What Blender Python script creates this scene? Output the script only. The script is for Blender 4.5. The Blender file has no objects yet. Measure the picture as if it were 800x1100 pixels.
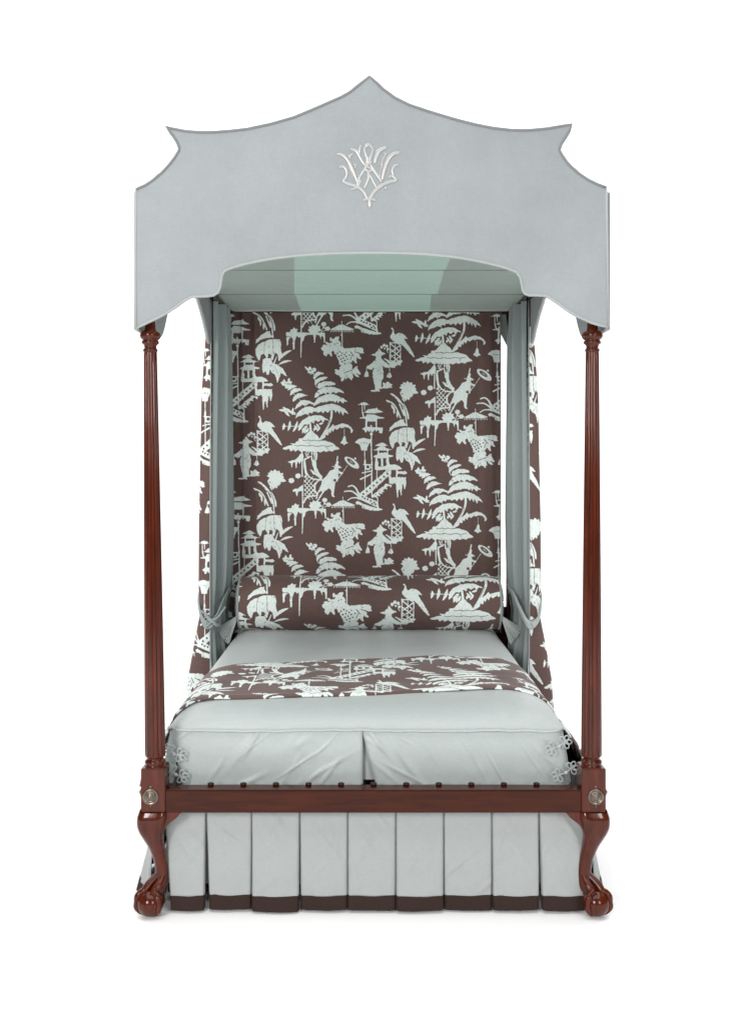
import bpy, bmesh, math, random
import numpy as np
from mathutils import Vector
random.seed(4); rng = np.random.default_rng(7)
C = bpy.context.scene.collection
WORG = {}

# ------------------------------------------------------------------ camera measures
CX, X0, HZ, EYE, F, CAMY = 393.9, -0.02, 495.0, 1.485, 1145.0, -3.49
def kk(y): return F / (y - CAMY)
def mx(px, y): return (px - CX) / kk(y) + X0          # metres from measured photo pixels on the plane y
def mz(py, y): return EYE - (py - HZ) / kk(y)

# ------------------------------------------------------------------ materials
def new_mat(name):
    m = bpy.data.materials.new(name); m.use_nodes = True
    nt = m.node_tree; b = nt.nodes['Principled BSDF']
    return m, nt, b
def N(nt, t, **kw):
    n = nt.nodes.new(t)
    for k, v in kw.items(): setattr(n, k, v)
    return n
def cloth_bump(nt, b, strength=.25, wave=True):
    tc = N(nt, 'ShaderNodeTexCoord')
    n1 = N(nt, 'ShaderNodeTexNoise'); n1.inputs['Scale'].default_value = 9; n1.inputs['Detail'].default_value = 4
    mp = N(nt, 'ShaderNodeMapping'); mp.inputs['Scale'].default_value = (60, 60, 420)
    mp2 = N(nt, 'ShaderNodeMapping'); mp2.inputs['Scale'].default_value = (420, 420, 50)
    n2 = N(nt, 'ShaderNodeTexNoise'); n2.inputs['Scale'].default_value = 1.0
    n3 = N(nt, 'ShaderNodeTexNoise'); n3.inputs['Scale'].default_value = 1.0
    nt.links.new(tc.outputs['Object'], n1.inputs['Vector'])
    nt.links.new(tc.outputs['Object'], mp.inputs['Vector']); nt.links.new(mp.outputs[0], n2.inputs['Vector'])
    nt.links.new(tc.outputs['Object'], mp2.inputs['Vector']); nt.links.new(mp2.outputs[0], n3.inputs['Vector'])
    ad = N(nt, 'ShaderNodeMath', operation='ADD'); nt.links.new(n2.outputs['Fac'], ad.inputs[0]); nt.links.new(n3.outputs['Fac'], ad.inputs[1])
    bp = N(nt, 'ShaderNodeBump'); bp.inputs['Strength'].default_value = strength; bp.inputs['Distance'].default_value = .02
    bp2 = N(nt, 'ShaderNodeBump'); bp2.inputs['Strength'].default_value = .35; bp2.inputs['Distance'].default_value = .0012
    nt.links.new(n1.outputs['Fac'], bp.inputs['Height']); nt.links.new(ad.outputs[0], bp2.inputs['Height'])
    nt.links.new(bp.outputs[0], bp2.inputs['Normal']); nt.links.new(bp2.outputs[0], b.inputs['Normal'])
    return n1, ad
def cloth(name, col, var=.06, rough=.62, sheen=.25, bump=.1, transl=0.0, mottle=.03, stain=0.0):
    m, nt, b = new_mat(name)
    n1, ad = cloth_bump(nt, b, bump)
    hsv = N(nt, 'ShaderNodeHueSaturation'); hsv.inputs['Color'].default_value = (*col, 1)
    mr = N(nt, 'ShaderNodeMapRange'); mr.inputs['From Min'].default_value = .6; mr.inputs['From Max'].default_value = 1.4
    mr.inputs['To Min'].default_value = 1 - var; mr.inputs['To Max'].default_value = 1 + var
    nt.links.new(ad.outputs[0], mr.inputs['Value'])
    n4 = N(nt, 'ShaderNodeTexNoise'); n4.inputs['Scale'].default_value = 2.6; n4.inputs['Detail'].default_value = 6; n4.inputs['Roughness'].default_value = .6
    tc4 = N(nt, 'ShaderNodeTexCoord'); nt.links.new(tc4.outputs['Object'], n4.inputs['Vector'])
    m4 = N(nt, 'ShaderNodeMapRange'); m4.inputs['From Min'].default_value = .3; m4.inputs['From Max'].default_value = .7; m4.inputs['To Min'].default_value = 1 - mottle; m4.inputs['To Max'].default_value = 1 + mottle
    nt.links.new(n4.outputs['Fac'], m4.inputs['Value']); mm = N(nt, 'ShaderNodeMath', operation='MULTIPLY')
    nt.links.new(mr.outputs[0], mm.inputs[0]); nt.links.new(m4.outputs[0], mm.inputs[1]); last = mm
    if stain:      # small worn smudges scattered on the cloth
        n5 = N(nt, 'ShaderNodeTexNoise'); n5.inputs['Scale'].default_value = 11; n5.inputs['Detail'].default_value = 3; n5.inputs['Distortion'].default_value = .8
        mp5 = N(nt, 'ShaderNodeMapping'); mp5.inputs['Scale'].default_value = (1.6, 1, .9); mp5.inputs['Location'].default_value = (.3, 0, .2); nt.links.new(tc4.outputs['Object'], mp5.inputs[0]); nt.links.new(mp5.outputs[0], n5.inputs['Vector'])
        m5 = N(nt, 'ShaderNodeMapRange'); m5.inputs['From Min'].default_value = .66; m5.inputs['From Max'].default_value = .78; m5.inputs['To Min'].default_value = 1; m5.inputs['To Max'].default_value = 1 - stain
        nt.links.new(n5.outputs['Fac'], m5.inputs['Value']); last = N(nt, 'ShaderNodeMath', operation='MULTIPLY'); nt.links.new(mm.outputs[0], last.inputs[0]); nt.links.new(m5.outputs[0], last.inputs[1])
    nt.links.new(last.outputs[0], hsv.inputs['Value'])
    nt.links.new(hsv.outputs[0], b.inputs['Base Color'])
    b.inputs['Roughness'].default_value = rough; b.inputs['Sheen Weight'].default_value = sheen
    b.inputs['Sheen Roughness'].default_value = .4; b.inputs['Specular IOR Level'].default_value = .3
    if transl:
        out = nt.nodes['Material Output']; t = N(nt, 'ShaderNodeBsdfTranslucent'); mxs = N(nt, 'ShaderNodeMixShader')
        nt.links.new(hsv.outputs[0], t.inputs['Color']); mxs.inputs[0].default_value = transl
        nt.links.new(b.outputs[0], mxs.inputs[1]); nt.links.new(t.outputs[0], mxs.inputs[2]); nt.links.new(mxs.outputs[0], out.inputs['Surface'])
    return m
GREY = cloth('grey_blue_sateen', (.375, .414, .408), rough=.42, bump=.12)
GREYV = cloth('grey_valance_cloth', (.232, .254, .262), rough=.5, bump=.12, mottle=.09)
GREYS = cloth('grey_skirt_cloth', (.318, .335, .330), rough=.6, bump=.2)
GREYC = cloth('grey_curtain_lining', (.27, .315, .31), rough=.42, bump=.1)
PIPE = cloth('pale_grey_piping', (.30, .32, .315))
PIPED = cloth('dark_grey_piping', (.16, .17, .175))
AQUA = cloth('lit_aqua_ceiling_cloth', (.21, .30, .262), transl=.3, bump=.3)  # paler ceiling colour, painted in where light shows through the cloth
AQUAD = cloth('dim_grey_green_ceiling_cloth', (.17, .21, .188), transl=.2, bump=.3)  # dimmer ceiling colour for the cloth outside the painted light patch
LINE = cloth('valance_lining', (.40, .46, .44), transl=.15)
HEM = cloth('brown_hem_cloth', (.024, .0115, .0080), sheen=.03, rough=.8, bump=.05)
TICK = cloth('dark_mattress_ticking', (.06, .055, .05))

def print_mat():
    m, nt, b = new_mat('chinoiserie_print_linen')
    n1, ad = cloth_bump(nt, b, .12)
    at = N(nt, 'ShaderNodeAttribute', attribute_name='print')
    no = N(nt, 'ShaderNodeTexNoise'); no.inputs['Scale'].default_value = 400
    tc = N(nt, 'ShaderNodeTexCoord'); nt.links.new(tc.outputs['Object'], no.inputs['Vector'])
    am = N(nt, 'ShaderNodeMath', operation='MULTIPLY_ADD'); am.inputs[1].default_value = .15
    nt.links.new(no.outputs['Fac'], am.inputs[0]); nt.links.new(at.outputs['Fac'], am.inputs[2])
    rp = N(nt, 'ShaderNodeValToRGB'); e = rp.color_ramp.elements
    e[0].position = .46; e[0].color = (.116, .070, .062, 1); e[1].position = .82; e[1].color = (.72, .785, .76, 1)
    nt.links.new(am.outputs[0], rp.inputs[0])
    hsv = N(nt, 'ShaderNodeHueSaturation'); nt.links.new(rp.outputs[0], hsv.inputs['Color'])
    mr = N(nt, 'ShaderNodeMapRange'); mr.inputs['From Min'].default_value = .6; mr.inputs['From Max'].default_value = 1.4
    mr.inputs['To Min'].default_value = .82; mr.inputs['To Max'].default_value = 1.18
    nt.links.new(ad.outputs[0], mr.inputs['Value']); nt.links.new(mr.outputs[0], hsv.inputs['Value'])
    nt.links.new(hsv.outputs[0], b.inputs['Base Color'])
    b.inputs['Roughness'].default_value = .7; b.inputs['Specular IOR Level'].default_value = .25; b.inputs['Sheen Weight'].default_value = .1
    return m
PRINT = print_mat()

def wood(name, a, c, scale=(30, 30, 2.5), rough=.24, coat=.5):
    m, nt, b = new_mat(name)
    tc = N(nt, 'ShaderNodeTexCoord'); mp = N(nt, 'ShaderNodeMapping'); mp.inputs['Scale'].default_value = scale
    n1 = N(nt, 'ShaderNodeTexNoise'); n1.inputs['Scale'].default_value = 2.2; n1.inputs['Detail'].default_value = 7; n1.inputs['Distortion'].default_value = .6
    nt.links.new(tc.outputs['Object'], mp.inputs[0]); nt.links.new(mp.outputs[0], n1.inputs['Vector'])
    rp = N(nt, 'ShaderNodeValToRGB'); e = rp.color_ramp.elements
    e[0].position = .2; e[0].color = (*a, 1); e[1].position = .75; e[1].color = (*c, 1)
    nt.links.new(n1.outputs['Fac'], rp.inputs[0]); nt.links.new(rp.outputs[0], b.inputs['Base Color'])
    b.inputs['Roughness'].default_value = rough; b.inputs['Coat Weight'].default_value = coat; b.inputs['Coat Roughness'].default_value = .08
    b.inputs['Specular IOR Level'].default_value = .12
    bp = N(nt, 'ShaderNodeBump'); bp.inputs['Strength'].default_value = .12; bp.inputs['Distance'].default_value = .002
    nt.links.new(n1.outputs['Fac'], bp.inputs['Height']); nt.links.new(bp.outputs[0], b.inputs['Normal'])
    return m
WOOD = wood('mahogany_upright', (.024, .0040, .0012), (.092, .0135, .0032), coat=.4)
WOODH = wood('mahogany_rail', (.022, .0044, .0014), (.058, .0105, .0027), scale=(2.5, 30, 30), coat=.15)
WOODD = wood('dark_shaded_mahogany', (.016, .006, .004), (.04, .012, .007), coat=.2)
def metal(name, col, rough=.35, met=1.0):
    m, nt, b = new_mat(name)
    n = N(nt, 'ShaderNodeTexNoise'); n.inputs['Scale'].default_value = 180
    rp = N(nt, 'ShaderNodeValToRGB'); e = rp.color_ramp.elements
    e[0].color = (*[c * .55 for c in col], 1); e[1].color = (*col, 1); e[0].position = .3; e[1].position = .65
    nt.links.new(n.outputs['Fac'], rp.inputs[0]); nt.links.new(rp.outputs[0], b.inputs['Base Color'])
    b.inputs['Metallic'].default_value = met; b.inputs['Roughness'].default_value = rough
    return m
BRASS = metal('antique_brass', (.20, .165, .135), .3)

SILVER = metal('silvery_embroidery_thread', (.46, .46, .45), .36, .35)
PALE = metal('pale_pin', (.82, .80, .74), .6, 0.0)

# ------------------------------------------------------------------ object helpers
def tag(o, label=None, cat=None, group=None, kind=None):
    if label: o['label'] = label
    if cat: o['category'] = cat
    if group: o['group'] = group
    if kind: o['kind'] = kind
    return o
def thing(name, label, cat, loc, group=None):
    o = bpy.data.objects.new(name, None); C.objects.link(o); o.location = loc; o.empty_display_size = .05
    WORG[o] = Vector(loc); return tag(o, label, cat, group)
def finish(name, me, mat, parent, co, smooth=True, label=None):
    """co: world coordinates (n,3); the mesh is stored relative to its own origin"""
    co = np.asarray(co, dtype=np.float64)
    lo, hi = co.min(0), co.max(0)
    org = Vector(((lo[0] + hi[0]) / 2, (lo[1] + hi[1]) / 2, lo[2]))
    me.vertices.foreach_set('co', (co - np.array(org)).astype(np.float32).ravel())
    if smooth: me.polygons.foreach_set('use_smooth', np.ones(len(me.polygons), dtype=bool))
    me.update()
    me.materials.append(mat)
    o = bpy.data.objects.new(name, me); C.objects.link(o)
    WORG[o] = org
    if parent is not None:
        o.parent = parent; o.location = org - WORG[parent]
    else: o.location = org
    if label: o['label'] = label
    return o
def mesh(name, verts, faces, mat, parent=None, smooth=True, label=None):
    me = bpy.data.meshes.new(name); me.from_pydata([tuple(v) for v in verts], [], [tuple(f) for f in faces])
    return finish(name, me, mat, parent, verts, smooth, label)
def grid(name, P, mat, parent=None, attr=None, closed=False, label=None, solid=0.0):
    nr, nc = P.shape[:2]
    idx = np.arange(nr * nc).reshape(nr, nc)
    if closed: idx = np.concatenate([idx, idx[:, :1]], 1)
    q = np.stack([idx[:-1, :-1], idx[:-1, 1:], idx[1:, 1:], idx[1:, :-1]], -1).reshape(-1, 4)
    me = bpy.data.meshes.new(name)
    me.vertices.add(nr * nc); me.loops.add(q.size); me.polygons.add(len(q))
    me.vertices.foreach_set('co', P.astype(np.float32).ravel())
    me.loops.foreach_set('vertex_index', q.astype(np.int32).ravel())
    me.polygons.foreach_set('loop_start', np.arange(0, q.size, 4, dtype=np.int32))
    me.polygons.foreach_set('loop_total', np.full(len(q), 4, dtype=np.int32))
    me.update(calc_edges=True)
    if attr is not None:
        a = me.attributes.new('print', 'FLOAT', 'POINT'); a.data.foreach_set('value', attr.astype(np.float32).ravel())
    o = finish(name, me, mat, parent, P.reshape(-1, 3), True, label)
    if solid:
        s = o.modifiers.new('thickness', 'SOLIDIFY'); s.thickness = solid; s.offset = 0
    return o
class MB:
    def __init__(s): s.v = []; s.f = []
    def add(s, v, f):
        n = len(s.v); s.v += [tuple(p) for p in v]; s.f += [tuple(i + n for i in q) for q in f]
    def build(s, name, mat, parent=None, smooth=True, label=None): return mesh(name, s.v, s.f, mat, parent, smooth, label)
    def box(s, x0, x1, y0, y1, z0, z1, b=.003):
        bm = bmesh.new(); bmesh.ops.create_cube(bm, size=1)
        for v in bm.verts: v.co = ((x0 + x1) / 2 + v.co.x * (x1 - x0), (y0 + y1) / 2 + v.co.y * (y1 - y0), (z0 + z1) / 2 + v.co.z * (z1 - z0))
        if b: bmesh.ops.bevel(bm, geom=bm.edges[:], offset=b, segments=2, affect='EDGES')
        bm.verts.index_update(); s.add([v.co[:] for v in bm.verts], [[v.index for v in f.verts] for f in bm.faces]); bm.free()
    def tube(s, pts, rad, n=8, flat=1.0, normal=None, cap=True, closed=False):
        pts = [Vector(p) for p in pts]; m = len(pts)
        rad = rad if hasattr(rad, '__len__') else [rad] * m
        V = []; up = Vector(normal) if normal else None
        prev = None
        for i, p in enumerate(pts):
            t = (pts[(i + 1) % m] - pts[i - 1]) if closed else (pts[min(i + 1, m - 1)] - pts[max(i - 1, 0)])
            if t.length < 1e-9: t = Vector((0, 0, 1))
            t.normalize()
            ref = up if up else (prev if prev else (Vector((0, 0, 1)) if abs(t.z) < .9 else Vector((1, 0, 0))))
            a = t.cross(ref); 
            if a.length < 1e-6: a = t.cross(Vector((1, 0.3, 0)))
            a.normalize(); b = a.cross(t).normalized(); prev = b
            for j in range(n):
                an = 2 * math.pi * j / n
                V.append(p + a * (math.cos(an) * rad[i]) + b * (math.sin(an) * rad[i] * flat))
        Fc = []
        for i in range(m if closed else m - 1):
            i2 = (i + 1) % m
            for j in range(n): Fc.append((i * n + j, i * n + (j + 1) % n, i2 * n + (j + 1) % n, i2 * n + j))
        if cap and not closed: Fc += [tuple(range(n - 1, -1, -1)), tuple((m - 1) * n + j for j in range(n))]
        s.add(V, Fc)
    def lathe(s, prof, c=(0, 0, 0), axis='z', n=40, sign=1):
        V = []; m = len(prof)
        for h, r in prof:
            for j in range(n):
                a = 2 * math.pi * j / n; u, w = r * math.cos(a), r * math.sin(a)
                if axis == 'z': V.append((c[0] + u, c[1] + w, c[2] + h))
                elif axis == 'y': V.append((c[0] + u, c[1] + h * sign, c[2] + w))
                else: V.append((c[0] + h * sign, c[1] + u, c[2] + w))
        Fc = [(i * n + j, i * n + (j + 1) % n, (i + 1) * n + (j + 1) % n, (i + 1) * n + j) for i in range(m - 1) for j in range(n)]
        Fc += [tuple(range(n - 1, -1, -1)), tuple((m - 1) * n + j for j in range(n))]
        s.add(V, Fc)
    def ball(s, c, r, sc=(1, 1, 1), n=16):
        V = []; Fc = []
        for i in range(n + 1):
            t = math.pi * i / n
            for j in range(2 * n):
                a = math.pi * j / n
                V.append((c[0] + r * sc[0] * math.sin(t) * math.cos(a), c[1] + r * sc[1] * math.sin(t) * math.sin(a), c[2] + r * sc[2] * math.cos(t)))
        for i in range(n):
            for j in range(2 * n): Fc.append((i * 2 * n + j, (i + 1) * 2 * n + j, (i + 1) * 2 * n + (j + 1) % (2 * n), i * 2 * n + (j + 1) % (2 * n)))
        s.add(V, Fc)
    def prism(s, pts, n0, n1, plane='xz', b=.0):
        """pts outline extruded along the third axis from n0 to n1"""
        bm = bmesh.new()
        vs = [bm.verts.new((p[0], n0, p[1]) if plane == 'xz' else (n0, p[0], p[1])) for p in pts]
        es = [bm.edges.new((vs[i], vs[(i + 1) % len(vs)])) for i in range(len(vs))]
        r = bmesh.ops.triangle_fill(bm, use_beauty=True, edges=es)
        ext = bmesh.ops.extrude_face_region(bm, geom=bm.faces[:])
        d = Vector((0, n1 - n0, 0)) if plane == 'xz' else Vector((n1 - n0, 0, 0))
        for g in ext['geom']:
            if isinstance(g, bmesh.types.BMVert): g.co += d
        bmesh.ops.recalc_face_normals(bm, faces=bm.faces[:])
        bm.verts.index_update(); s.add([v.co[:] for v in bm.verts], [[v.index for v in f.verts] for f in bm.faces]); bm.free()

def spline(pts, n=8):
    P = np.array(pts, float); out = []
    m = len(P)
    for i in range(m - 1):
        p0, p1, p2, p3 = P[max(i - 1, 0)], P[i], P[i + 1], P[min(i + 2, m - 1)]
        for t in np.linspace(0, 1, n, endpoint=False):
            out.append(.5 * ((2 * p1) + (-p0 + p2) * t + (2 * p0 - 5 * p1 + 4 * p2 - p3) * t * t + (-p0 + 3 * p1 - 3 * p2 + p3) * t ** 3))
    out.append(P[-1]); return np.array(out)
def vnoise(x, y, seed=0):
    r = np.random.default_rng(seed).random((64, 64)) * 2 - 1
    xi, yi = np.floor(x).astype(int), np.floor(y).astype(int); fx, fy = x - xi, y - yi
    fx = fx * fx * (3 - 2 * fx); fy = fy * fy * (3 - 2 * fy)
    g = lambda a, b: r[a % 64, b % 64]
    return (g(xi, yi) * (1 - fx) + g(xi + 1, yi) * fx) * (1 - fy) + (g(xi, yi + 1) * (1 - fx) + g(xi + 1, yi + 1) * fx) * fy
def fbm(x, y, seed=0, o=3): return sum(vnoise(x * 2 ** i, y * 2 ** i, seed + i) / 2 ** i for i in range(o))
def sstep(a, b, x):
    t = np.clip((x - a) / (b - a), 0, 1); return t * t * (3 - 2 * t)

# ------------------------------------------------------------------ the printed pattern: one repeat drawn as outlines, half-drop lattice
O = {1: (290, 336), 2: (370, 336), 3: (290, 416), 4: (370, 416), 5: (290, 496), 6: (370, 496), 7: (450, 336), 8: (450, 416)}
TW, TH, SS = 143.0, 189.3, 6
TXN, TYN = int(TW * SS), int(TH * SS)
TILE = np.zeros((TYN, TXN), np.float32)
def unskew(p): p = np.asarray(p, float).copy(); p[:, 0] -= .0069 * (p[:, 1] - 455); return p
def paint(fn, lo, hi, val):
    for i in range(-3, 4):
        for j in range(-4, 5):
            dx, dy = i * TW - 286, -i * TH / 2 + j * TH - 330      # into cell coordinates
            x0, x1 = lo[0] + dx, hi[0] + dx; y0, y1 = lo[1] + dy, hi[1] + dy
            if x1 < 0 or y1 < 0 or x0 > TW or y0 > TH: continue
            a0, a1 = max(0, int(x0 * SS) - 1), min(TXN, int(x1 * SS) + 2); b0, b1 = max(0, int(y0 * SS) - 1), min(TYN, int(y1 * SS) + 2)
            if a1 <= a0 or b1 <= b0: continue
            gx, gy = np.meshgrid((np.arange(a0, a1) + .5) / SS - dx, (np.arange(b0, b1) + .5) / SS - dy)
            m = fn(gx, gy); TILE[b0:b1, a0:a1][m] = val
def poly(o, pts, val=1.0, rough=.22):
    P = unskew(np.array(pts, float) / 10 + O[o]); out = []
    for i in range(len(P)):
        a, b = P[i], P[(i + 1) % len(P)]; L = np.hypot(*(b - a)); n = max(1, int(L / .9))
        for t in range(n):
            q = a + (b - a) * t / n
            if t: q = q + rng.normal(0, rough, 2)
            out.append(q)
    Q = np.array(out)
    def fn(x, y):
        ins = np.zeros(x.shape, bool)
        for i in range(len(Q)):
            (xa, ya), (xb, yb) = Q[i], Q[(i + 1) % len(Q)]
            if ya == yb: continue
            c = ((ya > y) != (yb > y)) & (x < (xb - xa) * (y - ya) / (yb - ya) + xa); ins ^= c
        return ins
    paint(fn, Q.min(0), Q.max(0), val)
def stroke(o, pts, w, w2=None, val=1.0):
    P = np.array(pts, float) / 10 + O[o]
    if len(P) > 2: P = spline(P, 5)
    P = unskew(P); w /= 20.; w2 = w if w2 is None else w2 / 20.
    m = len(P) - 1; mw = max(w, w2)
    for i in range(m):
        a, b = P[i], P[i + 1]; wa, wb = w + (w2 - w) * i / m, w + (w2 - w) * (i + 1) / m
        def fn(x, y):
            d = b - a; L = max((d * d).sum(), 1e-9); t = np.clip(((x - a[0]) * d[0] + (y - a[1]) * d[1]) / L, 0, 1)
            return np.hypot(x - a[0] - t * d[0], y - a[1] - t * d[1]) < wa + (wb - wa) * t
        paint(fn, np.minimum(a, b) - mw, np.maximum(a, b) + mw, val)
def lens(o, a, b, w, bend=0):
    a, b = np.array(a, float), np.array(b, float); d = b - a; n = np.array([-d[1], d[0]]) / max(np.hypot(*d), 1e-6)
    T = np.linspace(0, 1, 7); mid = [a + d * t + n * bend * math.sin(math.pi * t) for t in T]
    up = [m + n * w / 2 * math.sin(math.pi * t) ** .8 for m, t in zip(mid, T)]; dn = [m - n * w / 2 * math.sin(math.pi * t) ** .8 for m, t in zip(mid, T)]
    poly(o, up + dn[::-1], rough=.08)
def dot(o, c, r, val=1.0, k=1.0, petals=0, ang=0):
    pts = []
    for i in range(24):
        t = 2 * math.pi * i / 24; rr = r * (1 + (.16 * math.cos(petals * t) if petals else 0))
        u, v = rr * math.cos(t), rr * k * math.sin(t)
        pts.append((c[0] + u * math.cos(ang) - v * math.sin(ang), c[1] + u * math.sin(ang) + v * math.cos(ang)))
    poly(o, pts, val, rough=0)
def draw_print():
    # fishing platform and its pole
    poly(1, [(165,210),(215,207),(220,175),(235,180),(262,150),(270,170),(298,170),(290,207),(590,210),(592,250),(588,320),(578,320),(568,255),(552,245),(545,290),(535,260),(525,240),(490,235),(480,318),(470,318),(462,235),(400,235),(372,250),(355,300),(340,310),(322,255),(312,268),(295,250),(280,265),(270,300),(262,395),(248,395),(243,290),(235,260),(215,270),(200,290),(190,352),(178,352),(175,270)])
    stroke(1, [(335,-40),(335,330)], 14); stroke(1, [(335,320),(333,480)], 15, 8)
    # garden trellis, arches and trunk
    stroke(5, [(368,-30),(378,40),(388,110),(420,160),(470,188),(545,190)], 14)
    stroke(5, [(550,190),(505,212),(478,255),(480,305),(512,355)], 16); stroke(5, [(362,440),(385,395),(430,372),(495,362)], 16)
    for k in range(6): stroke(5, [(365,150+k*46),(365+min(120,(260-k*46)*.8),150+k*46+min(120,(260-k*46)*.8)*1.15)], 8)
    for k in range(6):
        y = 170 + k*48; L = min(120, (y-150)*.8); stroke(5, [(365,y),(365+L,y-L*1.15)], 8)
    stroke(5, [(400,380),(475,290)], 8); stroke(5, [(440,375),(485,325)], 8)
    poly(5, [(460,10),(495,0),(500,60),(520,110),(560,160),(545,198),(510,160),(492,110),(470,70)])
    poly(5, [(432,95),(470,103),(510,160),(480,142),(455,120)])
    poly(7, [(10,655),(50,640),(90,635),(125,605),(160,560),(180,570),(180,650),(150,655),(140,690),(130,655),(115,665),(105,725),(97,725),(92,660),(65,670),(60,715),(52,712),(45,670)])
    poly(5, [(240,305),(260,290),(300,285),(330,260),(355,245),(357,310),(300,320),(290,370),(280,370),(275,320),(250,322)])
    stroke(7, [(165,545),(168,810)], 14); stroke(7, [(240,610),(205,625),(188,665),(197,740),(212,810)], 15)
    stroke(7, [(200,560),(225,600),(262,598),(280,560)], 9); stroke(7, [(270,545),(272,640)], 14); stroke(7, [(205,548),(250,600)], 6); stroke(7, [(250,548),(205,600)], 6)
    poly(7, [(288,545),(328,540),(332,600),(322,640),(312,680),(327,740),(352,800),(330,810),(300,760),(276,690),(272,650),(292,620)])
    stroke(7, [(310,550),(305,640)], 4, val=0); poly(7, [(248,740),(275,745),(312,800),(280,785)])
    # man with a parasol
    stroke(5, [(705,215),(770,127),(830,40)], 7)
    poly(5, [(705,20),(712,-30),(722,-62),(736,-60),(724,-12),(736,5),(726,38),(768,62),(728,74),(738,100),(782,122),(775,137),(728,127),(732,185),(722,217),(705,207),(695,240),(690,290),(680,350),(697,375),(690,382),(660,365),(655,310),(640,290),(615,290),(610,305),(590,312),(520,420),(505,415),(556,325),(540,312),(520,340),(506,402),(490,402),(500,340),(530,280),(550,230),(550,200),(590,165),(620,130),(640,95),(680,85),(690,65),(655,50),(692,43)])
    dot(5, (692,200), 15, 0)
    dot(7, (700,665), 95, 1, .42, 0, .66); dot(7, (690,655), 52, 0, .36, 0, .66); stroke(7, [(672,640),(712,672)], 5); stroke(7, [(700,640),(682,672)], 4); dot(7, (735,622), 13)
    # bush and flowers on the platform
    poly(5, [(415,470),(437,458),(425,432),(455,437),(465,412),(490,430),(512,414),(530,433),(555,432),(545,460),(562,482),(530,490),(520,510),(440,510)])
    dot(5, (588,412), 28, 1, .9, 7); dot(5, (630,460), 27, 1, .9, 6); stroke(5, [(560,500),(575,465),(585,430)], 7); stroke(5, [(560,500),(600,480),(625,465)], 7); dot(5,(592,450),11)
    # thatched pavilion roof
    roof = [(435,455),(470,485),(510,520),(560,565),(620,578),(680,600),(700,622),(740,650),(750,665),(690,675),(670,692),(640,680),(610,692),(570,683),(540,700),(500,688),(470,700),(440,686),(410,700),(370,686),(330,694),(300,675),(270,697),(255,675),(222,692),(205,665),(180,672),(125,660),(150,645),(190,630),(240,622),(215,603),(262,607),(310,565),(298,553),(345,550),(380,520),(410,480)]
    # tree ferns behind it
    stroke(3, [(662,255),(655,330),(602,450),(545,545)], 24); stroke(3, [(650,340),(596,452)], 4, val=0)
    for c in ([(505,800),(520,760),(570,735),(640,733),(690,745),(715,765),(680,772),(640,782),(600,778),(560,800),(530,815)], [(480,765),(490,715),(530,690),(580,680),(632,690),(600,706),(570,720),(520,742),(490,780)], [(460,695),(480,650),(510,630),(550,632),(580,650),(545,662),(510,677),(475,715)]): poly(1, c)
    poly(1, [(368,575),(390,580),(405,600),(420,575),(440,580),(440,600),(480,588),(495,600),(490,625),(465,635),(470,655),(450,660),(440,665),(420,650),(400,650),(405,625),(380,600)]); dot(1, (432,622), 9, 0); dot(1,(455,610),6,0); stroke(1,[(462,640),(500,800)],6)
    poly(3, [(475,108),(490,60),(530,20),(570,-2),(630,-12),(700,-2),(760,20),(790,45),(800,68),(740,50),(705,66),(680,45),(650,75),(620,50),(600,75),(570,60),(530,82),(500,108)])
    poly(3, [(465,195),(490,140),(530,100),(600,75),(680,68),(750,100),(800,125),(835,155),(800,155),(785,178),(752,143),(735,172),(720,142),(697,166),(680,145),(640,145),(605,158),(578,158),(550,158),(510,178),(480,200)])
    poly(3, [(455,240),(520,205),(600,180),(680,173),(750,200),(800,230),(830,262),(850,295),(800,268),(785,305),(760,255),(742,287),(725,250),(705,275),(690,242),(640,248),(618,272),(595,250),(570,280),(552,255),(520,272),(500,262)])
    poly(1, [(115,745),(135,735),(150,705),(170,735),(185,745),(200,700),(215,705),(215,735),(240,745),(225,765),(200,765),(250,775),(290,790),(250,805),(205,815),(165,815),(160,785),(130,780)]); dot(1,(190,765),6,0); dot(1,(165,755),5,0)
    poly(3, [(188,40),(205,0),(260,-22),(292,-12),(262,5),(230,18)]); poly(3, [(212,95),(225,40),(260,12),(320,10),(352,30),(300,47),(260,62)])
    poly(3, [(238,155),(255,100),(300,65),(350,68),(412,90),(370,97),(330,112),(290,128),(260,152)]); poly(3, [(262,240),(285,185),(320,150),(360,138),(420,145),(472,168),(465,182),(420,176),(390,197),(350,190),(310,212)])
    poly(3, [(268,335),(290,275),(340,230),(400,208),(460,210),(512,230),(500,258),(470,258),(452,285),(430,268),(400,295),(370,287),(340,305),(300,315)])
    stroke(3,[(245,60),(330,150),(400,250),(440,420)],6)
    stroke(3, [(500,260),(470,300),(455,340)], 5, val=0)
    poly(3, [(298,465),(310,400),(350,350),(420,310),(500,296),(560,305),(600,330),(628,347),(590,348),(568,372),(545,348),(518,372),(490,352),(468,390),(440,372),(408,402),(370,397),(335,440)])
    poly(3, [(338,505),(345,450),(375,415),(405,410),(395,440),(372,480)]); stroke(3,[(430,390),(437,470)],22)
    for a, b in (((470,400),(520,475)),((495,385),(530,440)),((520,395),(575,378)),((480,430),(470,470)),((540,420),(500,475)),((370,500),(400,450)),((395,490),(415,430))): lens(3, a, b, 24)
    for a, b in (((92,240),(165,250)),((130,205),(200,262)),((150,248),(215,315)),((248,215),(235,300)),((175,222),(245,290)),((120,232),(200,275)),((235,290),(275,270))): lens(3, a, b, 26)
    stroke(3, [(150,240),(275,295)], 8)
    for a, b, w in (((150,378),(137,462),28),((215,352),(190,475),30),((295,358),(243,485),32),((345,395),(300,470),24)): lens(3, a, b, w, -8)
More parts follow.
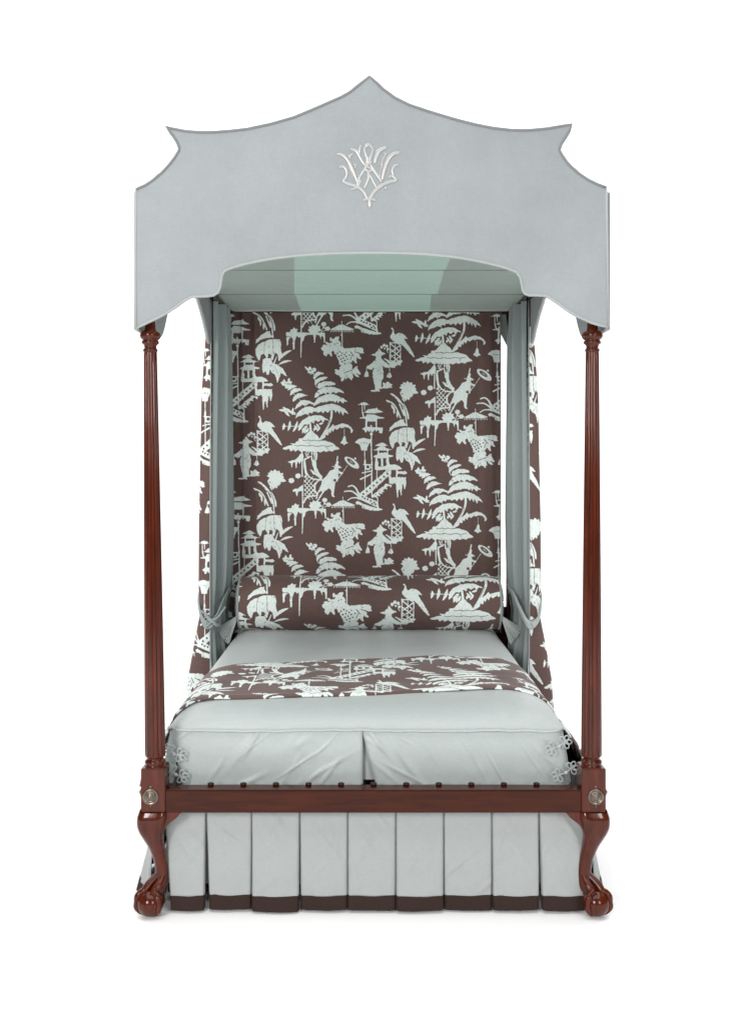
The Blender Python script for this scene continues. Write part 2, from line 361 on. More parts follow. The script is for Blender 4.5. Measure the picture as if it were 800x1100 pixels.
    stroke(3, [(128,415),(320,420)], 8)
    # hanging frond with bell
    poly(7, [(380,408),(398,355),(440,305),(480,272),(502,245),(512,270),(560,252),(600,240),(645,250),(692,280),(714,310),(706,342),(688,342),(690,310),(660,287),(620,280),(590,297),(580,282),(540,312),(522,292),(500,332),(482,308),(470,345),(452,328),(448,366),(425,360),(410,395)])
    stroke(7, [(622,285),(622,385)], 5); poly(7, [(612,383),(635,383),(642,430),(662,455),(638,460),(620,478),(600,462),(577,455),(598,430)])
    poly(3, roof); stroke(3, [(350,570),(380,575),(410,567),(440,576),(475,567),(510,575),(560,568)], 5, val=0)
    stroke(3, [(262,626),(300,632),(340,625),(390,634),(440,626),(500,634),(560,625),(620,632),(675,622)], 5, val=0); stroke(3,[(460,455),(700,640)],3,val=.6)
    # garden shelter with small umbrella roof
    stroke(8, [(606,232),(606,270)], 8); poly(8, [(475,322),(530,298),(570,275),(610,265),(660,285),(720,308),(745,320),(700,330),(530,330)])
    for k in range(17): stroke(8, [(490+15*k,330),(490+15*k,352-(k%2)*6)], 6)
    stroke(8, [(610,340),(613,520)], 11); dot(8, (490,428), 13, 1, 1.8); dot(8,(600,380),8)
    poly(8, [(382,522),(400,505),(440,497),(458,472),(500,462),(525,422),(552,397),(572,430),(595,465),(603,508),(640,528),(680,520),(760,516),(800,526),(842,534),(837,563),(785,556),(792,586),(812,611),(770,628),(760,668),(730,656),(700,690),(690,725),(640,725),(600,700),(578,690),(548,600),(520,557),(500,555),(485,592),(468,580),(440,572),(420,602),(405,602),(410,560),(388,545)], rough=.5)
    for a, b in (((450,500),(395,495)),((470,490),(430,455)),((520,440),(500,425)),((560,430),(575,395)),((760,540),(830,520)),((780,560),(850,575)),((770,610),(820,640)),((740,640),(770,690)),((700,690),(720,735)),((450,560),(430,615)),((480,570),(500,615))): lens(8, a, b, 26)
    for c, r in (((560,578),9),((585,562),9),((610,575),8),((575,612),10),((603,602),9),((635,590),9),((598,640),10),((625,628),9),((655,612),10),((612,668),10),((640,655),10),((668,640),9),((690,600),8),((655,570),7),((535,480),6),((560,470),6),((640,690),9)): dot(8, c, r, 0, .8, 0, .6)
    for a, b in (((700,560),(740,610)),((720,600),(700,650)),((745,560),(780,575))): stroke(8, [a, b], 6, val=0)
    poly(1, [(690,640),(712,598),(745,605),(762,562),(800,568),(858,558),(890,600),(930,578),(952,610),(978,655),(950,660),(920,645),(888,645),(897,703),(860,690),(840,702),(815,670),(800,690),(790,728),(768,690),(750,685),(740,660),(708,655)], rough=.5)
    for a, b in (((740,620),(690,610)),((780,600),(765,545)),((850,590),(870,540)),((900,610),(945,570)),((900,650),(960,690)),((780,680),(770,740)),((860,670),(880,725)),((820,660),(815,715))): lens(1, a, b, 26); stroke(1,[(800,640),(890,610)],5,val=0)
    # tall pagoda, lantern and stair
    poly(4, [(140,187),(180,162),(210,155),(245,170),(268,187),(210,191)]); stroke(4, [(188,190),(190,275)], 9); stroke(4, [(213,190),(215,240)], 9); stroke(4, [(192,265),(205,322)], 14)
    poly(4, [(175,267),(225,260),(250,230),(330,225),(345,210),(355,235),(418,264),(380,270),(230,272)])
    stroke(4,[(240,272),(340,272)],10)
    poly(4, [(160,327),(210,315),(232,300),(240,285),(310,287),(340,300),(370,310),(432,322),(415,331),(350,335),(350,360),(347,430),(330,430),(330,365),(242,365),(240,430),(224,430),(220,335),(170,335)])
    for x in (255,280,305,330): dot(4, (x,284), 6, 0)
    dot(4, (282,412), 10); poly(4, [(183,447),(230,420),(300,425),(380,430),(413,435),(407,492),(375,492),(365,460),(350,460),(340,482),(330,455),(315,460),(305,482),(275,460),(265,482),(240,460),(235,482),(215,482),(213,462)])
    stroke(4, [(286,470),(290,800),(297,1170)], 14); dot(4, (286,500), 17, 1, .8)
    poly(4, [(108,590),(150,555),(200,543),(290,558),(287,590),(260,612),(242,675),(232,683),(180,677),(160,615),(128,605)]); stroke(4, [(165,598),(250,598)], 5, val=.3); stroke(4, [(215,680),(217,800),(222,1090)], 11)
    poly(4, [(322,627),(370,602),(400,590),(440,608),(478,627),(400,634)]); poly(4, [(302,677),(350,655),(378,634),(422,634),(450,656),(515,666),(470,680)])
    stroke(4, [(362,680),(362,712)], 18); stroke(4, [(462,675),(462,712)], 15)
    poly(4, [(298,742),(350,722),(370,702),(440,698),(470,720),(534,738),(500,750),(474,748),(476,820),(445,820),(445,762),(352,762),(352,820),(325,820),(332,750)]); stroke(4, [(400,770),(402,840)], 24)
    poly(6, [(325,-10),(360,-10),(362,52),(440,50),(452,20),(443,-10),(474,-10),(484,30),(540,30),(580,45),(618,80),(572,85),(572,105),(650,100),(678,125),(652,136),(570,130),(562,165),(550,165),(552,90),(500,90),(497,167),(657,165),(662,230),(650,293),(638,293),(630,240),(618,250),(612,362),(602,362),(598,300),(580,300),(572,388),(562,385),(555,260),(540,230),(510,242),(478,235),(475,92),(440,87),(340,92),(322,80)])
    stroke(6, [(347,85),(347,215)], 10)
    poly(6, [(150,352),(460,82),(492,118),(492,138),(230,375),(165,385)])
    for t in np.linspace(0, 1, 8): dot(6, (205+t*255, 345-t*215), 11.5, 0, .8, 0, .8)
    poly(6, [(150,365),(230,372),(365,425),(368,508),(340,497),(158,402)])
    for c in ((195,375),(220,392),(250,402),(285,418),(322,435),(335,455),(300,450)): dot(6, c, 9.5, 0)
    stroke(6, [(357,380),(360,505)], 10); stroke(6, [(290,250),(300,380)], 11); stroke(6, [(345,235),(350,280)], 8)
    stroke(6, [(217,-10),(217,20)], 20); stroke(6,[(200,30),(285,30)],10); dot(6, (248,58), 32); dot(6, (248,55), 17, 0); stroke(6, [(188,120),(283,100)], 14); stroke(6, [(170,188),(285,132)], 17)
    poly(6, [(118,432),(150,418),(200,448),(262,470),(330,492),(412,507),(403,520),(360,527),(300,520),(270,525),(255,512),(220,508),(190,500),(183,470),(150,455),(130,457)]); stroke(6, [(172,412),(255,450),(345,492)], 10, val=0)
    stroke(6, [(155,365),(128,295),(85,257),(38,268)], 20, 14); stroke(6, [(152,370),(80,318),(-2,320)], 20, 14); stroke(6, [(152,388),(80,388),(35,415)], 18, 11); stroke(6, [(155,330),(150,400)], 14)
    poly(6, [(298,352),(350,322),(380,288),(420,262),(440,235),(470,240),(512,250),(500,277),(475,257),(450,272),(462,295),(430,290),(415,310),(440,322),(400,325),(415,345),(370,335),(388,368),(350,360),(355,390),(320,380),(300,385)]); dot(6,(375,312),6,0); dot(6,(335,350),6,0)
    # foliage cloud, flowers, bamboo, banana leaves
    dot(5, (62,165), 42, 1, .8, 5)
    for q in ((-38,150),(-30,215),(-5,285),(30,300),(68,288),(96,258),(112,240),(172,205),(150,160),(140,118),(95,88),(45,76),(0,92),(-25,118)): lens(5, (62,165), q, 46, 6)
    dot(5, (228,200), 32, 1, .9, 9); dot(5, (300,152), 30, 1, .9, 8)
    for c in ([(450,140),(515,172),(560,230),(600,325)], [(498,70),(565,115),(622,190),(652,280),(667,410)], [(600,60),(640,150)], [(635,180),(665,240),(682,335)], [(590,180),(640,300)]): stroke(4, c, 15)
    for a, b in (((505,180),(520,235)),((530,200),(535,290)),((565,240),(568,330)),((450,138),(480,160)),((560,120),(600,170)),((530,95),(580,130)),((640,200),(640,290)),((665,230),(690,340)),((610,150),(570,150)),((500,68),(545,100))): lens(4, a, b, 22)
    poly(4, [(480,472),(490,430),(540,380),(600,343),(640,343),(640,375),(663,410),(600,415),(540,432),(495,467)])
    poly(4, [(485,602),(478,540),(508,488),(560,453),(605,440),(660,428),(740,430),(756,470),(750,520),(762,590),(742,662),(725,657),(720,600),(690,572),(678,600),(668,655),(655,642),(640,592),(620,582),(608,640),(598,632),(570,582),(540,592),(520,657),(508,652)])
    for c in ([(592,440),(575,490),(572,575)], [(668,430),(668,500),(672,590)]): stroke(4, c, 4, val=.2)
    lens(1, (90,510), (240,400), 32, -18); stroke(1, [(40,550),(70,470)], 16, 8)
    poly(4, [(548,715),(560,640),(600,630),(652,640),(662,690),(642,722),(622,815),(600,812),(590,762),(568,800),(556,780)])
    poly(1, [(-70,500),(-30,485),(10,490),(30,540),(80,553),(130,588),(160,630),(184,684),(150,667),(120,642),(105,692),(80,758),(68,700),(55,662),(20,642),(0,602),(-20,622),(-30,662),(-45,642),(-62,602)]); stroke(1,[(0,560),(50,580),(85,640)],4,val=.3)
    lens(1, (85,560), (240,515), 26, -14)
    # peacock on a trellis, and a lady with bells
    stroke(2, [(490,318),(490,575)], 12); stroke(2, [(600,350),(598,530)], 12); stroke(2, [(488,325),(560,322)], 12)
    for k in range(4): stroke(2, [(490,330+k*58),(598,420+k*58 if k<3 else 560)], 12); stroke(2, [(598,350+k*58),(490,430+k*58 if k<3 else 570)], 12)
    stroke(2,[(545,330),(545,520)],8)
    poly(2, [(498,165),(515,156),(532,185),(530,210),(545,235),(575,215),(622,220),(660,250),(684,282),(640,275),(650,300),(692,360),(732,430),(752,482),(728,470),(690,430),(640,370),(602,335),(585,347),(550,325),(520,300),(495,275),(490,250),(508,225),(515,195),(510,178)])
    poly(2, [(480,540),(520,520),(560,522),(600,500),(625,518),(602,550),(572,560),(530,592),(495,582)])
    for c, r in (((398,368),17),((424,348),18),((456,358),17),((466,390),15),((432,382),11)): dot(2, c, r, 1, .9, 5, r)
    stroke(2, [(455,405),(470,430)], 7)
    poly(2, [(282,447),(330,430),(352,410),(362,380),(375,385),(402,420),(447,442),(412,452),(395,468),(397,490),(440,530),(490,560),(502,582),(480,592),(430,585),(408,568),(420,640),(418,695),(395,745),(397,790),(400,815),(330,815),(325,770),(303,700),(300,640),(320,580),(290,612),(265,607),(232,592),(240,570),(272,555),(310,520),(337,490),(340,465),(310,458)])
    poly(2, [(415,488),(445,490),(490,520),(500,560),(470,535)])
    stroke(2, [(236,590),(237,632)], 7); poly(2, [(228,625),(247,628),(262,678),(240,692),(210,682)]); stroke(2, [(485,595),(487,640)], 7); poly(2, [(475,640),(498,643),(512,682),(490,702),(448,687)])
    poly(4, [(330,-5),(332,20),(280,33),(290,43),(382,43),(370,20),(390,-5)])
    poly(2, [(410,745),(445,757),(470,735),(488,757),(520,772),(498,785),(520,800),(480,812),(380,812),(420,785)])
draw_print()
def _blur(a, k):
    a = sum(np.roll(a, s, 0) for s in range(-k, k + 1)) / (2 * k + 1)
    w = np.pad(a, ((0, 0), (k, k)), mode='edge')
    return sum(w[:, k + s:k + s + a.shape[1]] for s in range(-k, k + 1)) / (2 * k + 1)
def _ridge():
    # fine engraved lines inside the pale shapes, as in the print (wraps top to bottom)
    y, x = np.meshgrid(np.arange(TYN), np.arange(TXN), indexing='ij')
    out = np.zeros(TILE.shape, np.float32); r = np.random.default_rng(77)
    for k, (sx, sy) in enumerate(((.045, 32), (.075, 54))):
        lat = r.random((sy, 96)) * 2 - 1
        u, v = x * sx + .8 * np.sin(y * 2 * math.pi / TYN * 3), y * sy / TYN; ui, vi = np.floor(u).astype(int), np.floor(v).astype(int); fu, fv = u - ui, v - vi
        fu = fu * fu * (3 - 2 * fu); fv = fv * fv * (3 - 2 * fv); g = lambda a, b: lat[b % sy, a % 96]
        n = (g(ui, vi) * (1 - fu) + g(ui + 1, vi) * fu) * (1 - fv) + (g(ui, vi + 1) * (1 - fu) + g(ui + 1, vi + 1) * fu) * fv
        out = np.maximum(out, (1 - np.clip(np.abs(n) / .10, 0, 1)) * (.55 if k else .40))
    return out
TILE = _blur(TILE * (1 - _ridge()), 1)
def print_mask(tx, ty):
    """tx, ty: cloth coordinates (208 per metre) -> 0..1, repeated on the half-drop lattice"""
    x = tx - 286; y = ty - 330; i = np.floor(x / TW); fx = (x - i * TW) * SS - .5; fy = np.mod(y + i * TH / 2, TH) * SS - .5
    a = np.floor(fx).astype(int); b = np.floor(fy).astype(int); u = fx - a; v = fy - b
    g = lambda p, q: TILE[np.mod(q, TYN), np.clip(p, 0, TXN - 1)]
    return (g(a, b) * (1 - u) + g(a + 1, b) * u) * (1 - v) + (g(a, b + 1) * (1 - u) + g(a + 1, b + 1) * u) * v


# ------------------------------------------------------------------ the setting: a white studio sweep
def build_setting():
    prof = [(-9.0, 0.0)] + [(y, 0.0) for y in np.linspace(-8, 5.0, 14)]
    prof += [(5.0 + 3 * math.sin(a), 3 - 3 * math.cos(a)) for a in np.linspace(.08, math.pi / 2, 16)] + [(8.0, 5), (8.0, 9)]
    P = np.array([[(x, y, z) for x in np.linspace(-18, 18, 37)] for y, z in prof], float)
    m, nt, b = new_mat('white_studio_sweep'); b.inputs['Base Color'].default_value = (.93, .93, .93, 1); b.inputs['Roughness'].default_value = .8
    n = N(nt, 'ShaderNodeTexNoise'); n.inputs['Scale'].default_value = 40; bp = N(nt, 'ShaderNodeBump'); bp.inputs['Strength'].default_value = .02
    nt.links.new(n.outputs['Fac'], bp.inputs['Height']); nt.links.new(bp.outputs[0], b.inputs['Normal'])
    tag(grid('floor', P, m), 'seamless white studio floor curving up into a plain white backdrop', kind='structure')
build_setting()

BED = thing('four_poster_bed', 'tall mahogany four-poster bed with reeded posts, claw feet and a shaped grey fabric canopy', 'bed', (0, 1.0, 0))
PXL, PXR = -.7125, .715

# ------------------------------------------------------------------ front posts
def front_post(px, s, lean):
    z = lambda py: EYE - (py - HZ) / 328.0
    # reeded, tapering shaft
    zs = np.linspace(z(811), z(377), 70); na = 160; P = np.zeros((70, na, 3))
    a = np.linspace(0, 2 * math.pi, na, endpoint=False)
    for i, h in enumerate(zs):
        t = (h - zs[0]) / (zs[-1] - zs[0]); r = (.0335 - .0010 * t - .0110 * t ** 1.25)
        end = min(1, (1 - abs(2 * t - 1)) * 30)
        fl = 1 - .13 * end * np.abs(np.sin(a * 6 + .35)) ** .8 if False else 1 - .15 * end * (1 - np.abs(np.sin(a * 6 + math.pi / 12 * s)) ** .75)
        P[i] = np.stack([px + lean * t + r * fl * np.cos(a), r * fl * np.sin(a), np.full(na, h)], 1)
    post = grid('front_post', P, WOOD, BED, closed=True)
    m = MB(); xt = px + lean
    m.lathe([(1.95, .016), (z(353), .018), (z(355.5), .020), (z(356.5), .028), (z(358), .0325), (z(360.5), .0345), (z(363), .0325), (z(364.5), .028), (z(365.5), .024), (z(366.5), .0275), (z(368), .0285), (z(369.3), .027), (z(370.3), .022), (z(372.5), .0195), (z(374.5), .0205), (z(375), .0235), (z(376.5), .024), (z(377.5), .0225), (z(380), .0205)][::-1], (xt, 0, 0))
    m.build('capital', WOOD, post)
    m = MB()
    m.lathe([(z(827), .038), (z(824.5), .0385), (z(822.5), .0365), (z(821.5), .032), (z(820), .0325), (z(818), .0345), (z(816.3), .0325), (z(815), .027), (z(813.5), .0265), (z(812.3), .031), (z(810.5), .0335), (z(808.7), .031), (z(807.8), .028)], (px, 0, 0))
    m.build('base_moulding', WOOD, post)
    m = MB(); m.box(px - .039, px + .039, -.039, .045, .343, .4875, .003); m.build('block', WOOD, post, smooth=False)
    # cabriole leg, leaning out at the knee, in at the ankle, on the diagonal
    prof = [(.345, -.001, .0420), (.33, -.004, .0440), (.315, -.0065, .0435), (.295, -.009, .0400), (.275, -.0085, .0350), (.255, -.005, .0300), (.23, .0015, .0255), (.205, .0075, .0225), (.18, .0130, .0200), (.155, .0165, .0190), (.13, .0185, .0190), (.11, .0175, .0200), (.09, .013, .0225), (.075, .008, .022)]
    prof = [(h, o_, r_ * (1.10 if h > .2 else 1.12)) for h, o_, r_ in prof]
    sp = spline(prof, 4); na = 40; aa = np.linspace(0, 2 * math.pi, na, endpoint=False); P = np.zeros((len(sp), na, 3))
    for i, (h, off, r) in enumerate(sp):
        k = 4.5 - 2.3 * min(1, max(0, (.335 - h) / .12)); k = max(k, 2.15)
        rr = r / (np.abs(np.cos(aa)) ** k + np.abs(np.sin(aa)) ** k) ** (1 / k)
        P[i] = np.stack([px - s * off + rr * np.cos(aa), off + rr * np.sin(aa), np.full(na, h)], 1)
    leg = grid('leg', P, WOOD, post, closed=True)
    # ear brackets beside the knee (one along the foot rail, one along the side rail)
    m = MB()
    q = spline([(.036, .3425), (.086, .3425), (.0845, .337), (.076, .326), (.062, .315), (.047, .303), (.036, .288), (.026, .262)], 5)
    pts = [(px - s * a_, h) for a_, h in q] + [(px - s * .015, .30), (px - s * .015, .3425)]
    m.prism(pts, -.030, .004)
    m.build('knee_bracket', WOOD, post, smooth=False)
    m = MB(); m.prism([(a_, h) for a_, h in q] + [(.015, .30), (.015, .3425)], px - .016, px + .016, 'yz'); m.build('knee_bracket', WOOD, post, smooth=False)
    # ball and claw
    bx, by = px + s * .0125, -.016
    m = MB(); m.ball((bx, by, .0435), .0435, (1, 1, .98), 24)
    foot = m.build('ball_foot', WOOD, post)
    m = MB(); d0 = math.atan2(-1, s)
    ank = Vector((px - s * .018, .018, .125))
    for k, da in enumerate((s * .60, s * -1.62, math.pi)):
        an = d0 + da; u = Vector((math.cos(an), math.sin(an), 0)); cc = Vector((bx, by, .0435)); pts = []; rad = []
        pts.append(ank + u * .008); rad.append(.012)
        pts.append((ank + cc) / 2 + u * .019 + Vector((0, 0, .018))); rad.append(.0145)
        for el, rr, w in ((66, .0455, .0120), (50, .0485, .0092), (30, .0470, .0112), (8, .0455, .0078), (-14, .0455, .0095), (-38, .0435, .0068), (-58, .041, .0045)):
            e = math.radians(el); pts.append(cc + u * (rr * math.cos(e)) + Vector((0, 0, rr * math.sin(e)))); rad.append(w)
        for p in pts: p.z = max(p.z, .006)
        S = spline([(*p, r) for p, r in zip(pts, rad)], 4)
        m.tube([q_[:3] for q_ in S], [q_[3] for q_ in S], 12)
    m.build('claws', WOOD, post)
    # brass bolt covers
    ros = [(0, .0265), (.003, .0265), (.005, .0250), (.0055, .021), (.0035, .0195), (.0035, .0175), (.007, .0165), (.0085, .0145), (.0075, .0125), (.0065, .0115), (.010, .0100), (.0125, .0070), (.0115, .0045), (.0145, .0030), (.0155, .001)]
    cxr = px - .0075 if s < 0 else px + .0065
    m = MB(); m.lathe(ros, (cxr, -.0385, .396), 'y', 36, -1)
    m.lathe([(0, .004), (.0025, .0035), (.003, .001)], (cxr, -.0385, .429), 'y', 12, -1); m.lathe([(0, .003), (.0025, .0025), (.003, .001)], (cxr, -.0385, .364), 'y', 12, -1)
    m.tube([(cxr, -.0395, .42), (cxr, -.0395, .43)], .0022, 6); m.tube([(cxr, -.0395, .372), (cxr, -.0395, .362)], .002, 6)
    m.build('bolt_cover', BRASS, post)
    m = MB(); m.lathe(ros, (px + s * .0385, .006, .398), 'x', 36, s); m.build('bolt_cover', BRASS, post)
    m = MB(); m.tube([(px + (.008 if s < 0 else -.052), -.01, 2.25), (px + (.006 if s < 0 else -.050), -.01, 2.482)], [.007, .0055], 10); m.build('top_pin', PALE, post, label='pale pin sticking up behind the canopy shoulder')
front_post(PXL, -1, -.016); front_post(PXR, 1, .003)

# ------------------------------------------------------------------ back posts, rails, headboard, tester frame
for px in (-.7275, .7325):
    m = MB(); m.lathe([(0, .034), (.30, .036), (.34, .038), (.48, .038), (.50, .030), (.53, .0315), (1.2, .0285), (1.9, .0255), (2.20, .024), (2.26, .03)], (px, 2.05, 0), 'z', 24)
    m.build('back_post', WOODD, BED)
m = MB(); m.box(PXL + .036, PXR - .036, -.030, .030, .3405, .4155, .004); rail = m.build('foot_rail', WOODH, BED, smooth=False)
for i in range(11):
    m = MB(); c = mx(226 + 35.05 * i, .014) 
    m.lathe([(0, .006), (.005, .0055), (.007, .0075), (.0095, .0105), (.012, .0112), (.0145, .0095), (.016, .005), (.0165, .001)], (c, .022, .4085), 'z', 18)
    m.build('rope_knob', WOODD, rail)
for s, px in ((-1, -.72), (1, .725)):
    m = MB(); m.box(px - .028, px + .028, .0465, 2.02, .342, .414, .003); m.build('side_rail', WOODH, BED, smooth=False)
m = MB(); m.prism([(-.70, .30), (.705, .30), (.705, .727)] + [(x, .727 + .05 * math.exp(-(x / .3) ** 2)) for x in np.linspace(.60, -.60, 30)] + [(-.70, .727)], 2.035, 2.06)
m.build('headboard', WOODD, BED, smooth=False)
fr = MB(); fr.box(-.760, -.715, -.0, 2.10, 2.247, 2.285, .002); fr.box(.715, .756, -.0, 2.10, 2.247, 2.285, .002); fr.box(-.74, .74, 2.055, 2.10, 2.252, 2.285, .002); fr.box(-.74, .74, 0.0, .035, 2.252, 2.285, .002)
fr.build('tester_frame', WOODD, BED, smooth=False)

# ------------------------------------------------------------------ canopy: front valance with monogram, side valances, ceiling
YV = -.062
top = [(146.0,203.5),(150,201.3),(156,198.8),(164,193.5),(173,186),(181,177.5),(188,168.5),(192.2,161.5),(192.6,158.5),(190.5,152.5),(187,147),(182.5,141),(178.3,135.6),(185,137.8),(200,140.6),(214,141.7),(230,141.6),(247,140.3),(265,138.3),(290,133),(315.6,125.7),(341,115),(366,104),(376,98.5),(385,91),(396.8,81.8),
       (405,89),(411,95),(424,104.5),(439,112),(458,118.5),(477.5,124.5),(495,129.5),(512.5,133.8),(530,137.2),(547.5,139.2),(560,139.6),(572,139.2),(588,137.6),(602,135.2),(614.2,133.3),(611.5,140),(607.5,147),(602.8,154),(600.6,161),(604,167),(608.5,173.5),(614,179.5),(622,186.5),(631.5,192.8),(641,197.5),(651,201.3)]
bot = [(653.3,351),(645,349.5),(635,346.5),(626,342.5),(617.5,338.5),(608,332.5),(600,326.5),(592,321),(586,317.6),(577,317),(568,317),(564,315.5),(561.3,311.5),(560,304),(558.5,297.5),(554.5,292),(547,289),(540.5,286.8),(527,283.3),(512,280),(495,277),(477.5,274.8),(460,273.2),(442,272.2),(420,271.6),(400,271.5),(378,271.7),(355,272.2),(332.5,273.5),(315,275),(299,276.8),(282,279.5),(265,283),(252,286.6),(244,289.3),(240.5,291.5),(238.3,296),(237.3,303),(236.3,309),(234,314),(229,317.2),(220,318.2),(209,318.5),(204,319.6),(197.5,323.3),(189,329.5),(180.6,335),(172,340),(164,343.8),(155,348),(146,352.3)]
def W(pts, y): return [(mx(a, y), mz(b, y)) for a, b in pts]
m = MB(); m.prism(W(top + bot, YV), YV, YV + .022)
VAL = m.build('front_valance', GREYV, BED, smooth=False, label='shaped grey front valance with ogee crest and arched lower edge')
def piping(pts, y, r, mat, parent, name='piping'):
    t = MB(); t.tube([(a, y, b) for a, b in W(pts, y)], r, 8); return t.build(name, mat, parent)
piping([(146,352.3),(145.3,300),(145.6,250),(146.0,203.5)], YV, .0042, PIPE, VAL)
piping(bot, YV - .001, .0042, PIPE, VAL)
piping(top, YV + .001, .0052, PIPED, VAL)  # grey piping in a darker copy: shade of the edge-on crest put in colour
piping([(651,201.3),(652,260),(653.3,351)], YV, .0042, PIPE, VAL)
# monogram embroidery
def emb(pts, w, w2=None, ymul=.35):
    P = [(mx(340 + x / 7.273, YV), mz(140 + y / 7.273, YV)) for x, y in pts]
    S = spline(P, 6) if len(P) > 2 else np.array([np.array(P[0]) * (1 - t) + np.array(P[1]) * t for t in np.linspace(0, 1, 5)])
    w = w * .95 / 7.273 / kk(YV) / 2; w2 = w * .5 if w2 is None else w2 / 7.273 / kk(YV) / 2
    n = len(S); rad = [w2 + (w - w2) * math.sin(math.pi * (i + .6) / (n + .2)) ** .6 for i in range(n)]
    MON.tube([(a, YV - .0008, b) for a, b in S], rad, 8, flat=ymul, normal=(0, 1, 0))
MON = MB()
for pts, w in (([(158,182),(205,192),(250,240),(285,310),(312,380),(322,408)],30), ([(235,230),(265,300),(290,365)],7), ([(255,235),(285,300),(308,350)],7),
    ([(176,286),(212,283),(236,320),(227,365),(203,398)],26), ([(200,395),(260,420),(320,440),(370,480),(402,545)],26), ([(412,545),(440,490),(490,440),(550,408),(632,388)],32),
    ([(638,270),(607,273),(590,310),(597,345),(563,365)],22), ([(585,345),(632,392)],22), ([(648,172),(600,182),(562,220),(532,290),(512,385)],36), ([(515,240),(500,320),(495,380)],8), ([(548,175),(520,215),(505,260)],9),
    ([(546,130),(495,152),(466,200),(454,256)],36), ([(478,145),(470,180),(462,240)],24), ([(372,130),(382,180),(406,222),(430,182),(438,132)],22), ([(388,200),(405,250),(425,205)],22), ([(376,140),(395,105),(415,112),(438,140)],16),
    ([(405,215),(382,290),(342,350),(322,402),(318,440)],24), ([(402,315),(404,370),(372,452)],26), ([(420,265),(468,340),(512,402)],24), ([(402,325),(430,370),(460,430),(482,462)],18), ([(380,300),(410,320),(440,300)],20), ([(385,240),(405,262),(430,240)],18),
    ([(262,145),(308,158),(335,200),(372,260),(432,302)],26), ([(344,112),(334,150),(330,190)],28), ([(345,392),(318,440),(265,462)],20), ([(362,548),(410,530),(465,546)],24), ([(414,535),(416,605)],34),
    ([(245,202),(285,184)],20), ([(258,190),(262,222)],20), ([(285,265),(316,264)],12), ([(302,268),(300,292)],12), ([(495,265),(528,264)],12), ([(512,268),(510,290)],12), ([(528,180),(550,178)],16), ([(530,440),(550,455)],20), ([(325,385),(350,400)],22), ([(470,330),(500,370)],14)):
    emb(pts, w)
MON.ball((mx(340 + 391 / 7.273, YV), YV - .001, mz(140 + 115 / 7.273, YV)), .0065, (1, .4, 1), 10)
MON.build('monogram', SILVER, VAL, label='silvery embroidered interlaced letter monogram')

sideb = [(-.040,1.915),(.10,1.915),(.25,1.922),(.35,1.938),(.40,1.968),(.44,2.007),(.52,2.085),(.62,2.16),(.72,2.195),(.80,2.205),(1.16,2.204),(1.24,2.185),(1.32,2.155),(1.40,2.118),(1.46,2.085),(1.50,2.058),(1.54,2.046),(1.62,2.042),(2.11,2.040)]
sidet = [(2.11,2.36),(1.9,2.37),(1.5,2.36),(1.0,2.40),(.5,2.36),(.15,2.36),(-.040,2.355)]
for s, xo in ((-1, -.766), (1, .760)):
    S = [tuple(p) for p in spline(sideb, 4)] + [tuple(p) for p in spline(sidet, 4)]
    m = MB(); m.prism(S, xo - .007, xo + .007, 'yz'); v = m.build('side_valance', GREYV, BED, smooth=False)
    t = MB(); t.tube([(xo, a, b) for a, b in spline(sideb, 5)], .0085, 8); t.build('piping', PIPE, v)
m = MB(); m.prism([(-.77, 2.04), (-.74, 2.045), (-.70, 2.12), (-.66, 2.2), (.66, 2.2), (.70, 2.12), (.74, 2.045), (.77, 2.04), (.77, 2.36), (-.77, 2.36)], 2.105, 2.118); m.build('back_valance', LINE, BED, smooth=False)
# ceiling in sagging sewn strips; paler centre colour paints in light from above
def ceil(x0, x1, y0, y1, z, mat, sd):
    u, v = np.meshgrid(np.linspace(0, 1, 40), np.linspace(0, 1, 30)); 
    Y = y0 + (y1 - y0) * v; f = lambda q: q if not isinstance(q, tuple) else q[0] + (q[1] - q[0]) * v
    X = f(x0) + (f(x1) - f(x0)) * u
    Z = z - .003 * np.sin(math.pi * v) + .0010 * fbm(X * 4, Y * 3, sd)
    return np.stack([X, Y, Z], -1)
CE = grid('canopy_ceiling', ceil((-.26, -.312), (.298, .295), .04, .80, 2.254, AQUA, 1), AQUA, BED, label='pale aqua centre of the cloth canopy ceiling, painted as lit through from above')
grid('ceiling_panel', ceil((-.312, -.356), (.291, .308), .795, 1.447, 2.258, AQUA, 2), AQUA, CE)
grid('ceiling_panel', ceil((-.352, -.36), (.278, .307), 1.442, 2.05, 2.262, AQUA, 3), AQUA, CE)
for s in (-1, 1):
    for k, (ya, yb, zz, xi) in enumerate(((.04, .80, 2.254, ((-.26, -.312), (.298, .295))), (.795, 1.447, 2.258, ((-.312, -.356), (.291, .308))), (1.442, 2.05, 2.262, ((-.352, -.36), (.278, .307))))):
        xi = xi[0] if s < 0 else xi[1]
        grid('ceiling_panel', ceil(xi, s * .716, ya, yb, zz, AQUAD, 5 + k), AQUAD, CE, label='grey-green side of the ceiling, coloured dim beside the painted light patch')
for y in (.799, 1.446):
    m = MB(); m.tube([(x, y, 2.2525 + (.004 if y > 1 else 0)) for x in np.linspace(-.714, .714, 9)], .0009, 6); m.build('seam_piping', AQUAD, CE)

